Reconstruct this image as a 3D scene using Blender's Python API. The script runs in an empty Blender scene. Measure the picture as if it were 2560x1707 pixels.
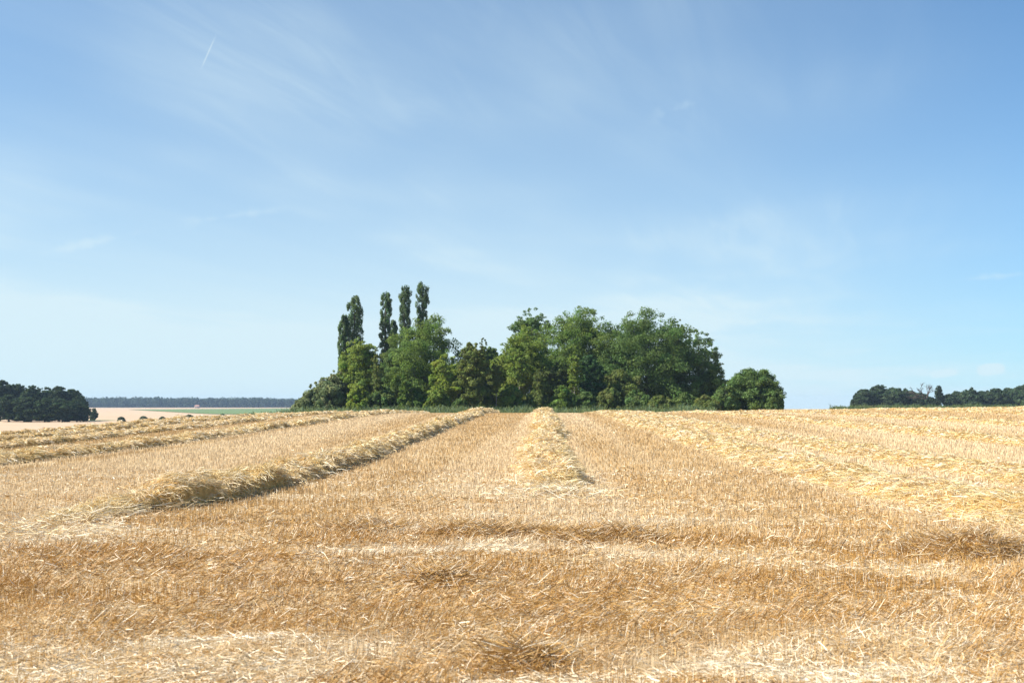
import bpy, math, random
import numpy as np

# ------------------------------------------------------------------ camera, sky, sun, exposure
S = bpy.context.scene
EYE = 1.55
cam_d = bpy.data.cameras.new("camera")
cam = bpy.data.objects.new("camera", cam_d)
S.collection.objects.link(cam)
S.camera = cam
cam_d.lens = 35.0
cam_d.sensor_width = 36.0
cam_d.clip_start = 0.1
cam_d.clip_end = 20000.0
cam.location = (0, 0, EYE)
cam.rotation_euler = (math.radians(90 + 3.74), 0, math.radians(1.73))
cam_d.dof.use_dof = True
cam_d.dof.focus_distance = 22.0
cam_d.dof.aperture_fstop = 3.5

SUN_AZ = math.radians(-103)      # from straight ahead, negative = to the left
SUN_EL = math.radians(44)
sun_d = bpy.data.lights.new("sun", 'SUN')
sun_d.energy = 5.0
sun_d.angle = math.radians(0.5)
sun_d.color = (1.0, 0.95, 0.87)
sun = bpy.data.objects.new("sun", sun_d)
S.collection.objects.link(sun)
sun.rotation_euler = (math.radians(90) - SUN_EL, 0, -SUN_AZ + math.pi)

W = bpy.data.worlds.new("World")
S.world = W
W.use_nodes = True


def build_sky():
    nt = W.node_tree
    N, L = nt.nodes, nt.links
    N.clear()
    out = N.new("ShaderNodeOutputWorld")
    bg = N.new("ShaderNodeBackground")
    bg.inputs[1].default_value = 0.085
    sky = N.new("ShaderNodeTexSky")
    sky.sky_type = 'NISHITA'
    sky.sun_disc = False
    sky.sun_elevation = SUN_EL
    sky.sun_rotation = SUN_AZ
    sky.altitude = 1200
    sky.air_density = 1.1
    sky.dust_density = 0.05
    sky.ozone_density = 1.3

    def math_(op, a, b=None):
        m = N.new("ShaderNodeMath")
        m.operation = op
        for k, v in enumerate((a, b)):
            if v is None:
                continue
            if isinstance(v, (int, float)):
                m.inputs[k].default_value = v
            else:
                L.new(v, m.inputs[k])
        return m.outputs[0]

    tc = N.new("ShaderNodeTexCoord")
    sep = N.new("ShaderNodeSeparateXYZ")
    L.new(tc.outputs["Generated"], sep.inputs[0])
    dx, dy, dz = sep.outputs
    zc = math_('MAXIMUM', dz, 0.015)
    zc = math_('ADD', zc, 0.05)
    px = math_('DIVIDE', dx, zc)
    py = math_('DIVIDE', dy, zc)

    def layer(rot, sx, sy, detail, dist, lo, hi, off):
        # high ice cloud drawn on a level sheet far above the land, combed out along one wind direction
        cmb = N.new("ShaderNodeCombineXYZ")
        L.new(px, cmb.inputs[0])
        L.new(py, cmb.inputs[1])
        vr = N.new("ShaderNodeVectorRotate")
        vr.rotation_type = 'Z_AXIS'
        L.new(cmb.outputs[0], vr.inputs["Vector"])
        vr.inputs["Angle"].default_value = rot
        mp = N.new("ShaderNodeMapping")
        L.new(vr.outputs[0], mp.inputs[0])
        mp.inputs["Scale"].default_value = (sx, sy, 1)
        mp.inputs["Location"].default_value = off
        nz = N.new("ShaderNodeTexNoise")
        nz.inputs["Scale"].default_value = 1.0
        nz.inputs["Detail"].default_value = detail
        nz.inputs["Roughness"].default_value = 0.58
        nz.inputs["Distortion"].default_value = dist
        L.new(mp.outputs[0], nz.inputs["Vector"])
        mr = N.new("ShaderNodeMapRange")
        mr.interpolation_type = 'SMOOTHSTEP'
        L.new(nz.outputs["Fac"], mr.inputs[0])
        mr.inputs[1].default_value = lo
        mr.inputs[2].default_value = hi
        return mr.outputs[0]

    ang = math.radians(62)
    big = layer(0.0, 0.42, 0.34, 3, 0.2, 0.40, 0.72, (3.1, 1.7, 0))
    streak = layer(-ang, 0.30, 1.5, 6, 0.7, 0.30, 0.86, (0.3, 5.2, 0))
    fine = layer(-ang - 0.22, 1.0, 5.0, 8, 1.0, 0.36, 0.88, (7.0, 2.0, 0))
    a = math_('MULTIPLY', streak, 0.21)
    b = math_('MULTIPLY', math_('MULTIPLY', fine, big), 0.24)
    c = math_('ADD', math_('MULTIPLY', big, 0.17), 0.0)
    cov = math_('ADD', math_('ADD', math_('MULTIPLY', a, math_('ADD', math_('MULTIPLY', big, 0.75), 0.25)), b), c)

    trails = 0.0

    def segment(x0, z0, x1, z1, width, strength, soft):
        # a thin trail between two sky directions (tan of bearing, tan of height)
        u = math_('DIVIDE', dx, math_('MAXIMUM', dy, 0.05))
        v = math_('DIVIDE', dz, math_('MAXIMUM', dy, 0.05))
        ln = math.hypot(x1 - x0, z1 - z0)
        ex, ez = (x1 - x0) / ln, (z1 - z0) / ln
        du = math_('SUBTRACT', u, x0)
        dv = math_('SUBTRACT', v, z0)
        t = math_('ADD', math_('MULTIPLY', du, ex), math_('MULTIPLY', dv, ez))
        s = math_('ABSOLUTE', math_('SUBTRACT', math_('MULTIPLY', du, ez), math_('MULTIPLY', dv, ex)))
        nz = N.new("ShaderNodeTexNoise")
        nz.inputs["Scale"].default_value = 38.0
        nz.inputs["Detail"].default_value = 5
        L.new(tc.outputs["Generated"], nz.inputs["Vector"])
        s = math_('ADD', s, math_('MULTIPLY', math_('SUBTRACT', nz.outputs["Fac"], 0.42), soft))
        mr = N.new("ShaderNodeMapRange")
        mr.interpolation_type = 'SMOOTHSTEP'
        L.new(s, mr.inputs[0])
        mr.inputs[1].default_value = width
        mr.inputs[2].default_value = 0.0
        m2 = N.new("ShaderNodeMapRange")
        m2.interpolation_type = 'SMOOTHSTEP'
        L.new(math_('ABSOLUTE', math_('SUBTRACT', t, ln / 2)), m2.inputs[0])
        m2.inputs[1].default_value = ln / 2
        m2.inputs[2].default_value = ln * 0.1
        return math_('MULTIPLY', math_('MULTIPLY', mr.outputs[0], m2.outputs[0]), strength)

    def sd(xd, yd):
        return ((xd * 0.4354 - 542) / 995.0, (406 - yd * 0.4354) / 995.0)
    for (p, q, w, st, so) in (((478, 45), (436, 145), 0.0016, 0.24, 0.001),
                              ((40, 580), (380, 510), 0.008, 0.11, 0.03),
                              ((370, 508), (680, 466), 0.008, 0.11, 0.03),
                              ((2225, 851), (2297, 845), 0.0075, 0.9, 0.006),
                              ((2120, 863), (2192, 853), 0.0055, 0.45, 0.006),
                              ((2150, 650), (2420, 622), 0.006, 0.14, 0.02),
                              ((1480, 270), (1640, 215), 0.012, 0.10, 0.05)):
        x0, z0 = sd(*p)
        x1, z1 = sd(*q)
        trails = math_('ADD', trails, segment(x0, z0, x1, z1, w, st, so))
    veil = math_('MULTIPLY', math_('POWER', 2.718, math_('MULTIPLY', math_('ABSOLUTE', dz), -3.9)), 1.22)
    clear = N.new("ShaderNodeMapRange")               # the cirrus thins out toward the upper right
    L.new(math_('ADD', dx, math_('MULTIPLY', dz, 0.35)), clear.inputs[0])
    clear.inputs[1].default_value = 0.10
    clear.inputs[2].default_value = 0.55
    clear.inputs[3].default_value = 1.0
    clear.inputs[4].default_value = 0.0
    cov = math_('MULTIPLY', cov, clear.outputs[0])
    side = N.new("ShaderNodeMapRange")
    L.new(dx, side.inputs[0])
    side.inputs[1].default_value = 0.0
    side.inputs[2].default_value = 0.5
    side.inputs[3].default_value = 1.0
    side.inputs[4].default_value = 0.60
    veil = math_('MULTIPLY', veil, side.outputs[0])
    cov = math_('ADD', math_('ADD', cov, trails), veil)
    cov = math_('MINIMUM', cov, 0.94)
    mix = N.new("ShaderNodeMix")
    mix.data_type = 'RGBA'
    L.new(cov, mix.inputs[0])
    deep = N.new("ShaderNodeVectorMath")              # clear dry air: a deeper blue than the plain sky model
    deep.operation = 'MULTIPLY'
    L.new(sky.outputs[0], deep.inputs[0])
    deep.inputs[1].default_value = (0.05, 0.545, 0.90)
    L.new(deep.outputs[0], mix.inputs[6])
    mix.inputs[7].default_value = (4.5, 5.5, 5.85, 1)
    L.new(mix.outputs[2], bg.inputs[0])
    L.new(bg.outputs[0], out.inputs[0])


build_sky()
S.view_settings.view_transform = 'Standard'
S.view_settings.look = 'None'
S.view_settings.exposure = 0.95
S.view_settings.gamma = 1.0
S.render.film_transparent = False
S.cycles.max_bounces = 6
S.cycles.transparent_max_bounces = 4
S.cycles.use_denoising = True

rng = np.random.default_rng(11)


# ------------------------------------------------------------------ helpers
def _hash(ix, iy, s):
    n = (ix.astype(np.int64) * 374761393 + iy.astype(np.int64) * 668265263 + s * 974711) & 0xffffffff
    n = ((n ^ (n >> 13)) * 1274126177) & 0xffffffff
    return ((n ^ (n >> 16)) & 0xffff) / 65535.0


def vnoise(x, y, s=0):
    x = np.asarray(x, float)
    y = np.asarray(y, float)
    ix, iy = np.floor(x), np.floor(y)
    fx, fy = x - ix, y - iy
    fx = fx * fx * (3 - 2 * fx)
    fy = fy * fy * (3 - 2 * fy)
    a, b = _hash(ix, iy, s), _hash(ix + 1, iy, s)
    c, d = _hash(ix, iy + 1, s), _hash(ix + 1, iy + 1, s)
    return (a * (1 - fx) + b * fx) * (1 - fy) + (c * (1 - fx) + d * fx) * fy


def fbm(x, y, s=0, o=4):
    t, a, tot = 0, 1.0, 0
    for k in range(o):
        t = t + a * vnoise(x * 2 ** k, y * 2 ** k, s + k * 17)
        tot += a
        a *= 0.5
    return t / tot


def smax(a, b, k):
    return 0.5 * (a + b + np.sqrt((a - b) ** 2 + k * k))


_PY = np.arange(-60, 4001, 1.0)
_PS = np.interp(_PY, [-60, 22, 40, 66, 84, 4000], [0.006, 0.006, 0.0195, 0.0195, -0.012, -0.012])
_PZ = np.cumsum(_PS)
_PZ = _PZ - np.interp(0, _PY, _PZ)


def Z(x, y):
    """Height of the land: a field that swells to a crest 80 m off, falls to a valley on the left."""
    x = np.asarray(x, float)
    y = np.asarray(y, float)
    z = np.interp(y, _PY, _PZ)
    lf = np.clip(-x - 13 - 0.26 * np.clip(y - 95, 0, 70), 0, 1e9)
    z = z - np.where(lf < 20, 0.0031 * lf ** 2, 1.24 + 0.124 * (lf - 20))
    z = z + 0.0145 * np.clip(x - 12, 0, 90)
    near = np.clip((17 - y) / 4, 0, 1) * np.clip((15 - np.abs(x)) / 3, 0, 1)
    z = z + 0.13 * near * (fbm(x * 0.9 + 3, y * 1.5, 151, 3) - 0.5)
    right = 1 / (1 + np.exp(-(x - 55) / 10.0))
    floor = (-4.0 + 0.0022 * np.clip(y - 400, 0, 1e9)) * (1 - right)
    floor = floor - 15.0 * np.clip((y - 650) / 500, 0, 1) * right
    z = smax(z, floor, 0.5)
    return z


def mesh_obj(name, verts, faces, mat=None, parent=None, col=None, smooth=False):
    """verts (N,3); faces: (M,4) or (M,3) int array; col (N,3) intrinsic colour per vertex."""
    verts = np.ascontiguousarray(verts, np.float32)
    faces = np.ascontiguousarray(faces, np.int32)
    me = bpy.data.meshes.new(name)
    n, k = faces.shape
    me.vertices.add(len(verts))
    me.vertices.foreach_set("co", verts.ravel())
    me.loops.add(n * k)
    me.loops.foreach_set("vertex_index", faces.ravel())
    me.polygons.add(n)
    me.polygons.foreach_set("loop_start", np.arange(0, n * k, k, dtype=np.int32))
    if smooth:
        me.polygons.foreach_set("use_smooth", np.ones(n, bool))
    me.update(calc_edges=True)
    if col is not None:
        at = me.color_attributes.new("tint", 'FLOAT_COLOR', 'POINT')
        c4 = np.ones((len(verts), 4), np.float32)
        c4[:, :3] = col
        at.data.foreach_set("color", c4.ravel())
    o = bpy.data.objects.new(name, me)
    S.collection.objects.link(o)
    if mat:
        me.materials.append(mat)
    if parent:
        o.parent = parent
    return o


def tag(o, label=None, cat=None, group=None, kind=None):
    for k, v in (("label", label), ("category", cat), ("group", group), ("kind", kind)):
        if v:
            o[k] = v
    return o


def empty(name, loc, label, cat, group=None):
    o = bpy.data.objects.new(name, None)
    S.collection.objects.link(o)
    o.location = loc
    o.empty_display_size = 0.3
    return tag(o, label, cat, group)


def norm(v):
    return v / np.maximum(np.linalg.norm(v, axis=-1, keepdims=True), 1e-9)


def ribbons(p0, d, length, width, col, sag=None, rg=rng):
    """Thin blades: two segments each, starting at p0 along d; sag (N,3) bends the far half. Returns verts, quads, colours."""
    n = len(p0)
    side = norm(np.cross(d, norm(rg.normal(size=(n, 3)))))
    w = side * (np.asarray(width) * 0.5)[:, None]
    L = np.asarray(length)[:, None]
    if sag is None:
        v = np.stack([p0 - w, p0 + w, p0 + d * L + w * 0.8, p0 + d * L - w * 0.8], 1).reshape(-1, 3)
        f = np.arange(n * 4).reshape(-1, 4)
        return v, f, np.repeat(col, 4, 0)
    p1 = p0 + d * L * 0.5
    p2 = p0 + d * L + sag * L
    v = np.stack([p0 - w, p0 + w, p1 - w, p1 + w, p2 - w * 0.6, p2 + w * 0.6], 1).reshape(-1, 3)
    b = (np.arange(n) * 6)[:, None]
    f = np.concatenate([b + np.array([0, 1, 3, 2]), b + np.array([2, 3, 5, 4])], 1).reshape(-1, 4)
    return v, f, np.repeat(col, 6, 0)


def join(parts):
    vs, fs, cs, k = [], [], [], 0
    for v, f, c in parts:
        vs.append(v)
        fs.append(f + k)
        cs.append(c)
        k += len(v)
    return np.concatenate(vs), np.concatenate(fs), np.concatenate(cs)


def tube(pts, rad, sides=7, col=(0.1, 0.08, 0.06)):
    pts = np.asarray(pts, float)
    m = len(pts)
    vs = []
    for i in range(m):
        t = norm((pts[min(i + 1, m - 1)] - pts[max(i - 1, 0)])[None])[0]
        ref = np.array([1.0, 0, 0]) if abs(t[0]) < 0.8 else np.array([0, 1.0, 0])
        a = norm(np.cross(t, ref)[None])[0]
        b = np.cross(t, a)
        th = np.arange(sides) / sides * 2 * np.pi
        vs.append(pts[i] + rad[i] * (np.cos(th)[:, None] * a + np.sin(th)[:, None] * b))
    v = np.concatenate(vs)
    f = []
    for i in range(m - 1):
        for s in range(sides):
            s2 = (s + 1) % sides
            f.append((i * sides + s, i * sides + s2, (i + 1) * sides + s2, (i + 1) * sides + s))
    return v, np.array(f), np.tile(np.array(col), (len(v), 1))


def box(x0, x1, y0, y1, z0, z1, col=(0.5, 0.5, 0.5)):
    v = np.array([(x, y, z) for z in (z0, z1) for y in (y0, y1) for x in (x0, x1)], float)
    f = np.array([(0, 2, 3, 1), (4, 5, 7, 6), (0, 1, 5, 4), (2, 6, 7, 3), (0, 4, 6, 2), (1, 3, 7, 5)])
    return v, f, np.tile(np.array(col), (8, 1))


def XD(xd, y):
    """World x of something seen xd px from the left in the 2352 px wide view, y metres ahead."""
    return (xd * 0.4354 - 542) / 995.0 * y


def on_field(xd, yd):
    y = EYE * 995 / max(yd * 0.4354 - 400, 3)
    return XD(xd, y), y


# ------------------------------------------------------------------ materials
def tint_mat(name, rough, trans, spec=0.3, var=0.0, scale=20.0):
    m = bpy.data.materials.new(name)
    m.use_nodes = True
    N, L = m.node_tree.nodes, m.node_tree.links
    p = N["Principled BSDF"]
    at = N.new("ShaderNodeAttribute")
    at.attribute_name = "tint"
    colr = at.outputs["Color"]
    if var:
        tc = N.new("ShaderNodeTexCoord")
        nz = N.new("ShaderNodeTexNoise")
        nz.inputs["Scale"].default_value = scale
        nz.inputs["Detail"].default_value = 5
        L.new(tc.outputs["Object"], nz.inputs["Vector"])
        mr = N.new("ShaderNodeMapRange")
        mr.inputs[1].default_value = 0.25
        mr.inputs[2].default_value = 0.75
        mr.inputs[3].default_value = 1 - var
        mr.inputs[4].default_value = 1 + var
        L.new(nz.outputs["Fac"], mr.inputs[0])
        mx = N.new("ShaderNodeVectorMath")
        mx.operation = 'SCALE'
        L.new(colr, mx.inputs[0])
        L.new(mr.outputs[0], mx.inputs["Scale"])
        colr = mx.outputs[0]
    L.new(colr, p.inputs["Base Color"])
    p.inputs["Roughness"].default_value = rough
    p.inputs["Specular IOR Level"].default_value = spec
    if trans:
        tr = N.new("ShaderNodeBsdfTranslucent")
        L.new(colr, tr.inputs["Color"])
        ms = N.new("ShaderNodeMixShader")
        ms.inputs[0].default_value = trans
        L.new(p.outputs[0], ms.inputs[1])
        L.new(tr.outputs[0], ms.inputs[2])
        L.new(ms.outputs[0], N["Material Output"].inputs[0])
    return m


M_STRAW = tint_mat("straw", 0.45, 0.18, 0.4)
M_MOUND = tint_mat("packed_straw", 0.8, 0, 0.15, 0.45, 9.0)
M_LEAF = tint_mat("leaf", 0.6, 0.50, 0.2)
M_BARK = tint_mat("bark", 0.9, 0, 0.2, 0.35, 6.0)
M_PAINT = tint_mat("paint", 0.5, 0, 0.4, 0.15, 3.0)


def ground_mat(name, cols, scales, bump=0.0):
    """Mottled earth / litter: three colours mixed by two noises at world scale."""
    m = bpy.data.materials.new(name)
    m.use_nodes = True
    N, L = m.node_tree.nodes, m.node_tree.links
    p = N["Principled BSDF"]
    p.inputs["Roughness"].default_value = 0.95
    p.inputs["Specular IOR Level"].default_value = 0.1
    tc = N.new("ShaderNodeTexCoord")
    last = None
    for k, sc in enumerate(scales):
        nz = N.new("ShaderNodeTexNoise")
        nz.inputs["Scale"].default_value = sc
        nz.inputs["Detail"].default_value = 6
        nz.inputs["Roughness"].default_value = 0.65
        L.new(tc.outputs["Object"], nz.inputs["Vector"])
        mr = N.new("ShaderNodeMapRange")
        mr.inputs[1].default_value = 0.36
        mr.inputs[2].default_value = 0.64
        L.new(nz.outputs["Fac"], mr.inputs[0])
        mx = N.new("ShaderNodeMix")
        mx.data_type = 'RGBA'
        L.new(mr.outputs[0], mx.inputs[0])
        if last is None:
            mx.inputs[6].default_value = (*cols[0], 1)
        else:
            L.new(last, mx.inputs[6])
        mx.inputs[7].default_value = (*cols[k + 1], 1)
        last = mx.outputs[2]
        if bump and k == len(scales) - 1:
            bp = N.new("ShaderNodeBump")
            bp.inputs["Distance"].default_value = bump
            L.new(nz.outputs["Fac"], bp.inputs["Height"])
            L.new(bp.outputs[0], p.inputs["Normal"])
    L.new(last, p.inputs["Base Color"])
    return m


# ------------------------------------------------------------------ the land
def axis(fine, step, far, k=1.09):
    a = list(np.arange(0, 18, 0.24)) + list(np.arange(18, fine + step, step))
    s = step
    while a[-1] < far:
        s *= k
        a.append(a[-1] + s)
    return np.array(a)


def sheet(name, xs, ys, mat, lift=0.0, bumps=0.0):
    X, Y = np.meshgrid(xs, ys)
    H = Z(X, Y) + lift
    if bumps:
        H = H + bumps * (fbm(X * 0.9, Y * 0.9, 5, 3) - 0.5)
    v = np.stack([X, Y, H], -1).reshape(-1, 3)
    ny, nx = X.shape
    i = (np.arange(ny - 1)[:, None] * nx + np.arange(nx - 1)[None]).reshape(-1, 1)
    f = i + np.array([0, 1, nx + 1, nx])
    o = mesh_obj(name, v, f, mat, smooth=True)
    return tag(o, kind="structure")


ax = axis(70, 1.2, 3200)
xs = np.concatenate([-ax[::-1], ax[1:]])
ay = axis(190, 1.2, 3200)
ys = np.concatenate([-np.array([60, 40, 25, 15, 8, 4, 2.0]), ay])
M_GROUND = ground_mat("dry_ground", [(0.38, 0.265, 0.135), (0.54, 0.41, 0.235), (0.44, 0.31, 0.16)], [0.35, 14.0], 0.03)
sheet("ground", xs, ys, M_GROUND)


def quad_field(name, corners, mat, lift, n=40):
    """A field lying on the land between four corners."""
    c = [np.array(p, float) for p in corners]
    a = np.linspace(0, 1, n)
    U, V = np.meshgrid(a, a)
    P = ((1 - U) * (1 - V))[..., None] * c[0] + (U * (1 - V))[..., None] * c[1] + (U * V)[..., None] * c[2] + ((1 - U) * V)[..., None] * c[3]
    X, Y = P[..., 0], P[..., 1]
    v = np.stack([X, Y, Z(X, Y) + lift], -1).reshape(-1, 3)
    i = (np.arange(n - 1)[:, None] * n + np.arange(n - 1)[None]).reshape(-1, 1)
    f = i + np.array([0, 1, n + 1, n])
    return tag(mesh_obj(name, v, f, mat, smooth=True), kind="structure")


M_PALE = ground_mat("ripe_field", [(0.46, 0.33, 0.21), (0.54, 0.40, 0.27), (0.48, 0.35, 0.23)], [0.02, 0.3])
M_GREEN = ground_mat("young_green_field", [(0.12, 0.18, 0.07), (0.17, 0.23, 0.09), (0.13, 0.19, 0.08)], [0.02, 0.4])
quad_field("pale_field", [(-420, 215), (-66, 150), (-330, 1980), (-1400, 1980)], M_PALE, 0.08, 90)
quad_field("green_field", [(XD(480, 640), 640), (XD(790, 600), 600), (XD(790, 1820), 1820), (XD(285, 1200), 1200)], M_GREEN, 0.3)
quad_field("green_verge", [(XD(196, 385), 385), (XD(262, 385), 385), (XD(250, 400), 400), (XD(190, 400), 400)], M_GREEN, 0.1, 10)

# ------------------------------------------------------------------ stubble
STRAW_GOLD = np.array([0.57, 0.35, 0.115])
STRAW_TAN = np.array([0.54, 0.37, 0.175])
STRAW_PALE = np.array([0.72, 0.565, 0.355])
STRAW_BROWN = np.array([0.40, 0.215, 0.055])
ROW_PALE = np.array([0.77, 0.61, 0.34])
ROW_GOLD = np.array([0.66, 0.47, 0.20])
STRAW_WHITE = np.array([0.84, 0.74, 0.55])

# swathes beaten down by wheels and weather: (x px, y px, half width px, half height px)
LODGED = [(1150, 1226, 400, 16), (380, 1310, 360, 34), (260, 1430, 330, 34), (1320, 1395, 300, 55),
          (1000, 1335, 320, 16), (2220, 1252, 150, 16), (1180, 1500, 230, 22), (700, 1400, 260, 22)]
BARE = [(150, 1236, 210, 18), (860, 1262, 110, 8), (1080, 1262, 120, 8), (760, 1300, 160, 9), (900, 1340, 150, 9),
        (560, 1472, 260, 14), (1850, 1528, 330, 34), (420, 1545, 420, 26), (1000, 1290, 90, 7), (1330, 1545, 300, 22)]


def patch(x, y, items, warp=0.55):
    m = np.zeros_like(x)
    wx = (fbm(x * 1.3, y * 1.6, 41, 4) - 0.5) * 2.6 * warp
    wy = (fbm(x * 1.3, y * 1.6, 77, 4) - 0.5) * 5.5 * warp
    for (xd, yd, hx, hy) in items:
        cx, cy = on_field(xd, yd)
        y0 = on_field(xd, yd + hy)[1]
        y1 = on_field(xd, yd - hy)[1]
        sx = hx * 0.4354 / 995 * cy
        sy = max((y1 - y0) / 2, 0.18)
        r = np.sqrt(((x - cx) / sx + wx) ** 2 + ((y - cy) / sy + wy) ** 2)
        m = np.maximum(m, np.clip(1.35 - r, 0, 1))
    return np.clip(m * 1.6 - 0.9 * np.clip(0.46 - fbm(x * 2.6, y * 4.0, 99, 3), 0, 1) * 3, 0, 1)


def sample_band(y0, y1, n):
    w0, w1 = 0.56 * y0 + 2.2, 0.56 * y1 + 2.2
    u = rng.random(n)
    w = np.sqrt(w0 * w0 + u * (w1 * w1 - w0 * w0))
    y = (w - 2.2) / 0.56
    x = (rng.random(n) * 2 - 1) * w
    return x, y, (w0 + w1) * (y1 - y0)


def field_tone(x, y):
    """Broad strips left by the combine: 0 golden .. 1 grey pale."""
    w = x + 0.5 * (fbm(y * 0.05, y * 0 + 3.3, 9, 2) - 0.5)
    s = fbm(w * 0.55, y * 0.012 + 4.0, 3, 2)
    t = np.clip((s - 0.38) / 0.24, 0, 1)
    rut = np.minimum(np.abs((w + 1.9) % 6.6 - 1.0), np.abs((w + 1.9) % 6.6 - 2.9))      # wheel marks, one pair to a pass
    t = t + 0.45 * np.clip(1 - rut / 0.28, 0, 1) - 0.35 * np.clip(fbm(x * 0.25, y * 0.12, 13, 3) - 0.5, -0.3, 1) * 2
    return np.clip(t, 0, 1)


def stubble():
    parts = []
    edges = np.concatenate([[3.8, 5, 6, 7, 8, 9, 10, 11.5, 13, 15, 17.5, 20, 23, 27, 32, 38, 46, 56, 70, 86, 104, 134]])
    for y0, y1 in zip(edges[:-1], edges[1:]):
        ym = (y0 + y1) / 2
        dens = 950 * min(1.0, (9 / ym)) ** 1.25
        area = (0.56 * (y0 + y1) + 4.4) * (y1 - y0)
        n = int(dens * area)
        x, y, _ = sample_band(y0, y1, n)
        keep = (x > -62)
        lod = patch(x, y, LODGED) if ym < 18 else np.zeros(n)
        bare = patch(x, y, BARE) if ym < 18 else np.zeros(n)
        near = np.clip((13 - y) / 3.5, 0, 1)
        wild = np.clip((fbm(x * 0.7, y * 1.6, 23, 4) - 0.52) * 7, 0, 1) * near
        lod = np.maximum(lod, 0.8 * wild)
        clump = fbm(x * 2.3, y * 2.3, 31, 3)
        keep &= rng.random(n) > bare * 0.72
        keep &= rng.random(n) < np.clip((clump - 0.18) * 2.2, 0.35, 1)
        if ym > 14:                                   # drilled rows run up the field
            x = np.where(rng.random(n) < 0.7, np.round(x / 0.14) * 0.14 + rng.normal(size=n) * 0.018, x)
        x, y, lod = x[keep], y[keep], lod[keep]
        n = len(x)
        tone = field_tone(x, y)
        far = min(1, ym / 26)
        hgt = 0.042 + 0.04 * rng.random(n) + 0.035 * fbm(x * 0.5, y * 0.5, 8, 2)
        ang = -0.25 + 2.6 * (fbm(x * 0.45, y * 0.8, 51, 2) - 0.5) + rng.normal(size=n) * 1.0
        lean = np.clip(np.abs(rng.normal(size=n)) * (0.17 - 0.07 * far) + lod * (0.75 + 0.55 * rng.random(n)), 0, 1.42)
        an2 = np.where(lod > 0.15, ang, rng.random(n) * 6.283)
        d = np.stack([np.sin(lean) * np.cos(an2), np.sin(lean) * np.sin(an2), np.cos(lean)], 1)
        ln = hgt * (1 + 0.9 * lod * rng.random(n))
        wd = np.maximum(0.0034, 0.00048 * y) * (0.7 + 0.6 * rng.random(n))
        ridge = 0.20 * lod * rng.random(n) * np.clip(fbm(x * 1.6, y * 2.6, 87, 3) - 0.3, 0, 1)
        p0 = np.stack([x, y, Z(x, y) - 0.01 + ridge], 1)
        r = rng.random(n)[:, None]
        t = tone[:, None]
        g = np.clip((y - 9) / 7, 0, 1)[:, None]
        c = (STRAW_GOLD * (1 - g) + STRAW_TAN * g) * (1 - t) + STRAW_PALE * t
        br = np.clip(lod * 0.9 + ((fbm(x * 0.6, y * 1.3, 61, 4) - 0.43) * 5.5 + 0.18) * near[keep], 0, 1)[:, None]
        c = c * (1 - br) + STRAW_BROWN * (0.85 + 0.25 * rng.random((n, 1))) * br
        c = np.where(r < 0.13 - 0.09 * far, STRAW_WHITE, c)
        c = c * (1 + (rng.random(n) - 0.5) * (0.5 - 0.34 * far * np.ones(n)))[:, None]
        parts.append(ribbons(p0, d, ln, wd, c))
    v, f, c = join(parts)
    o = mesh_obj("stubble", v, f, M_STRAW, col=c)
    tag(o, "cut golden cereal stubble standing over the field, beaten down in brown swathes up front", "stubble", kind="stuff")


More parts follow.
